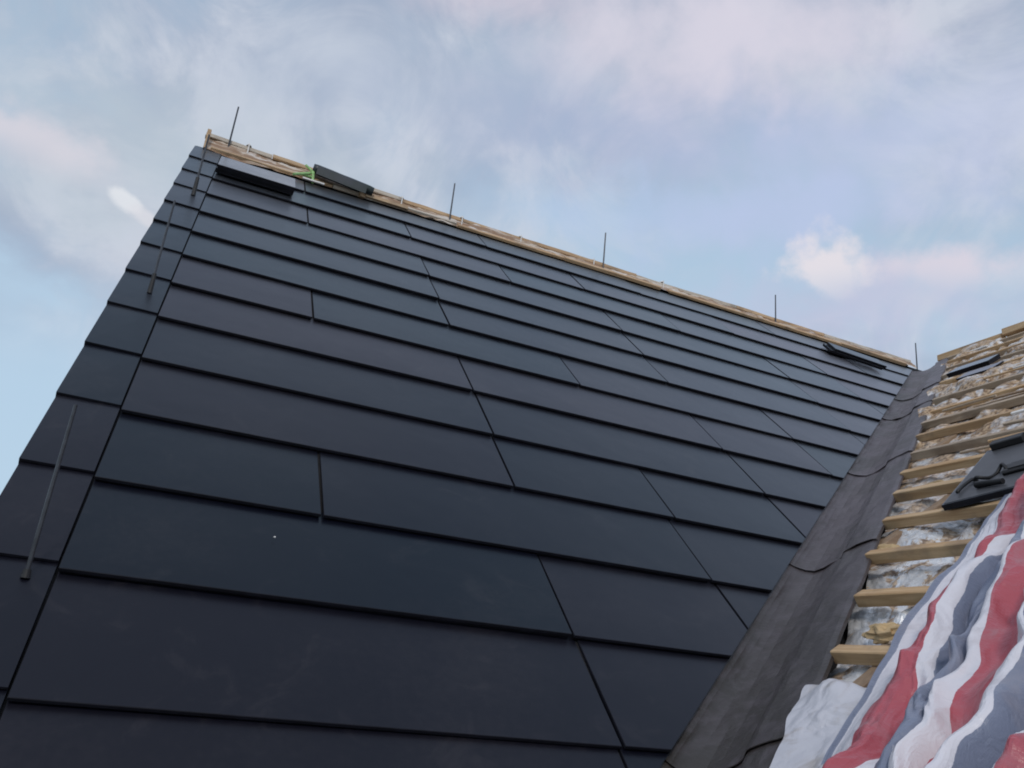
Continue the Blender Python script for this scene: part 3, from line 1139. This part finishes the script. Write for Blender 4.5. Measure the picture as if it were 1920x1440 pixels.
def crease(x, k_):
    """rounded square wave: flat facets meeting in tight creases"""
    return math.tanh(k_ * math.sin(x)) / math.tanh(k_)


NS, NR = 420, 460
RMAX = 2.3
V, F, UVc = [], [], []
dirv = Vector((.22, -1.0, 0)).normalized()       # across the stripes, in (upslope, y)
for i in range(NS + 1):
    s_ = i / NS
    a, y = edge_at(s_)
    sm = s_ * 3.7
    x_, h_ = 0.0, .0
    dr = RMAX / NR
    wav = .016 * noise.noise(Vector((sm * 2.2, 0, 4))) + .012 * noise.noise(Vector((sm * 7, 0, 2)))
    p1 = 3.6 * noise.noise(Vector((sm * .8, 0, 0)))
    p2 = 4.0 * noise.noise(Vector((sm * 1.3, 5, 0)))
    hs = []
    for j in range(NR + 1):
        r_ = j * dr
        q = Vector((sm, r_, 0))
        ramp_ = .30 + .70 * sstep(r_, .03, .16)
        amp = 1.28 * ramp_ * (.85 + .55 * noise.noise(q * 1.5 + Vector((7, 0, 0))))
        ang = amp * crease(2 * math.pi * r_ / .19 + p1 + 2.0 * noise.noise(q * 1.5), 2.6)
        ang += .62 * ramp_ * crease(2 * math.pi * r_ / .075 + p2 + 2.2 * noise.noise(q * 2.6 + Vector((0, 0, 6))), 1.5) * (.55 + .9 * noise.noise(q * 2.0 + Vector((0, 4, 0))))
        ang += .5 * noise.noise(q * 8.0 + Vector((3, 3, 0))) + .34 * crease(8 * noise.noise(Vector((q.x * 1.1, q.y * 7.0, 11))), 2.5) * ramp_
        ang = 1.5 * math.tanh(ang / 1.5)
        hs.append((x_, h_))
        x_ += math.cos(ang) * dr
        h_ += math.sin(ang) * dr
    # keep the sheet resting on the roof: remove the slow drift
    K = 30
    for j, (xx, hh) in enumerate(hs):
        lo_, hi_ = max(0, j - K), min(NR, j + K)
        sel = range(lo_, hi_ + 1, 4)
        mn = sum(hs[k_][1] for k_ in sel) / len(sel)
        r_ = j * dr
        q = Vector((sm, r_, 0))
        h = hh - mn + .022 + .085 * sstep(r_, .02, .34)
        for (rk, dk, wk) in ((.19, .05, .014), (.33, .08, .018), (.52, .11, .022), (.74, .10, .018), (.95, .11, .025), (1.3, .08, .02)):
            rr = rk + .09 * noise.noise(Vector((sm * 1.1, rk * 9, 1))) + .03 * noise.noise(Vector((sm * 4.2, rk * 7, 1)))
            dd = dk * (.55 + .9 * noise.noise(Vector((sm * 1.6, rk * 5, 8))))
            h -= max(0, dd) * math.exp(-abs((r_ - rr) / wk))
        h -= crumple(Vector((q.x * .8, q.y * 1.3, 2)) + Vector((5, 2, 0)), .026 * (.3 + .7 * sstep(r_, 0, .15)))
        lo = .012 + .003 * noise.noise(q * 9)
        h = h if h > lo + .02 else lo + .02 * math.exp((h - lo - .02) / .02)
        off = dirv * (xx + wav)
        pt = cp(a, y, h) + CUP * off.x + Vector((0, off.y, 0))
        V.append(pt)
        UVc.append((r_, sm))
for i in range(NS):
    for j in range(NR):
        q = i * (NR + 1) + j
        F.append((q, q + NR + 1, q + NR + 2, q + 1))
me = mesh("tarpaulin", V, F, M_TARP)
uvl = me.uv_layers.new(name="UVMap")
for lp in me.loops:
    uvl.data[lp.index].uv = UVc[lp.vertex_index]
tarp = add("tarpaulin", me)
tag(tarp, "crumpled tarpaulin with red, white and blue-grey stripes over the battens", "tarpaulin")

# ------------------------------------------------------------------ small debris
def chip(p_, ex, ez, sx, sy, sz, m_, name, label, cat, group):
    n_ = 8
    V_, F_ = [], []
    for z in (0, sz):
        for k_ in range(n_):
            t_ = 2 * math.pi * k_ / n_
            rr = 1 + .3 * random.uniform(-1, 1)
            V_.append((sx * rr * math.cos(t_) * (1 if z == 0 else .8), sy * rr * math.sin(t_) * (1 if z == 0 else .8), z))
    F_ = [tuple(range(n_ - 1, -1, -1)), tuple(range(n_, 2 * n_))]
    for k_ in range(n_):
        j = (k_ + 1) % n_
        F_.append((k_, j, n_ + j, n_ + k_))
    o = add(name, mesh(name, V_, F_, m_))
    o.matrix_world = frame(p_, ex, ez.cross(ex), ez)
    return tag(o, label, cat, group)


GD = "pale scraps in the valley gutter"
for (b, w, h, sx, sy, lab) in ((1.75, .33, -.10, .010, .006, "white scrap in the gutter just below the curved lap"),
                               (.98, .34, -.10, .013, .004, "pale sliver lying in the gutter, lower than the white scrap"),
                               (4.0, .36, -.09, .010, .005, "tiny pale scrap on the gutter above the curved lap"),
                               (-.15, .20, -.11, .012, .004, "pale splinter at the foot of the gutter by the tiles"),
                               (3.35, .30, -.10, .006, .004, "pale crumb in the gutter between curved lap and loose tile"),
                               (.45, .42, -.06, .007, .004, "pale crumb low in the gutter near the white sheet"),
                               (6.6, .25, -.09, .008, .005, "pale crumb in the gutter high up below the far laps")):
    chip(vpt(b, w, h + .03), EW, EN, sx, sy, .005, M_WHITE, "scrap", lab, "scrap", GD)
chip(mp(1.28, 1.62, .026), Vector((1, 0, 0)), Vector((0, -ST, CT)), .003, .002, .002, M_WHITE, "speck", "tiny white speck on a near dark tile", "speck", None)
GI = "tan insulation scraps between the battens"
for (a, y, lab) in ((5.62, -.22, "tan insulation scrap below the second batten beside the tarpaulin"),
                    (7.05, 1.05, "tan insulation scrap beside the gutter, lower of two"),
                    (8.65, 1.75, "tan insulation scrap beside the gutter, higher of two")):
    V_, F_ = [], []
    nu_, nv_ = 18, 10
    for iv in range(nv_ + 1):
        for iu in range(nu_):
            tt, pp = math.pi * iv / nv_, 2 * math.pi * iu / nu_
            d = Vector((math.sin(tt) * math.cos(pp), math.sin(tt) * math.sin(pp), math.cos(tt)))
            k_ = 1 + .45 * noise.noise(d * 2.1 + Vector((a, y, 0))) + .22 * noise.noise(d * 6 + Vector((y, a, 0)))
            V_.append(cp(a, y, -.052) + Vector((0, -1, 0)) * d.x * .062 * k_ + CUP * d.y * .036 * k_ + CN * d.z * .022 * k_)
    for iv in range(nv_):
        for iu in range(nu_):
            ju = (iu + 1) % nu_
            F_.append((iv * nu_ + iu, (iv + 1) * nu_ + iu, (iv + 1) * nu_ + ju, iv * nu_ + ju))
    tag(add("insulation_scrap", mesh("insulation_scrap", V_, F_, M_FOAM)), lab, "scrap", GI)
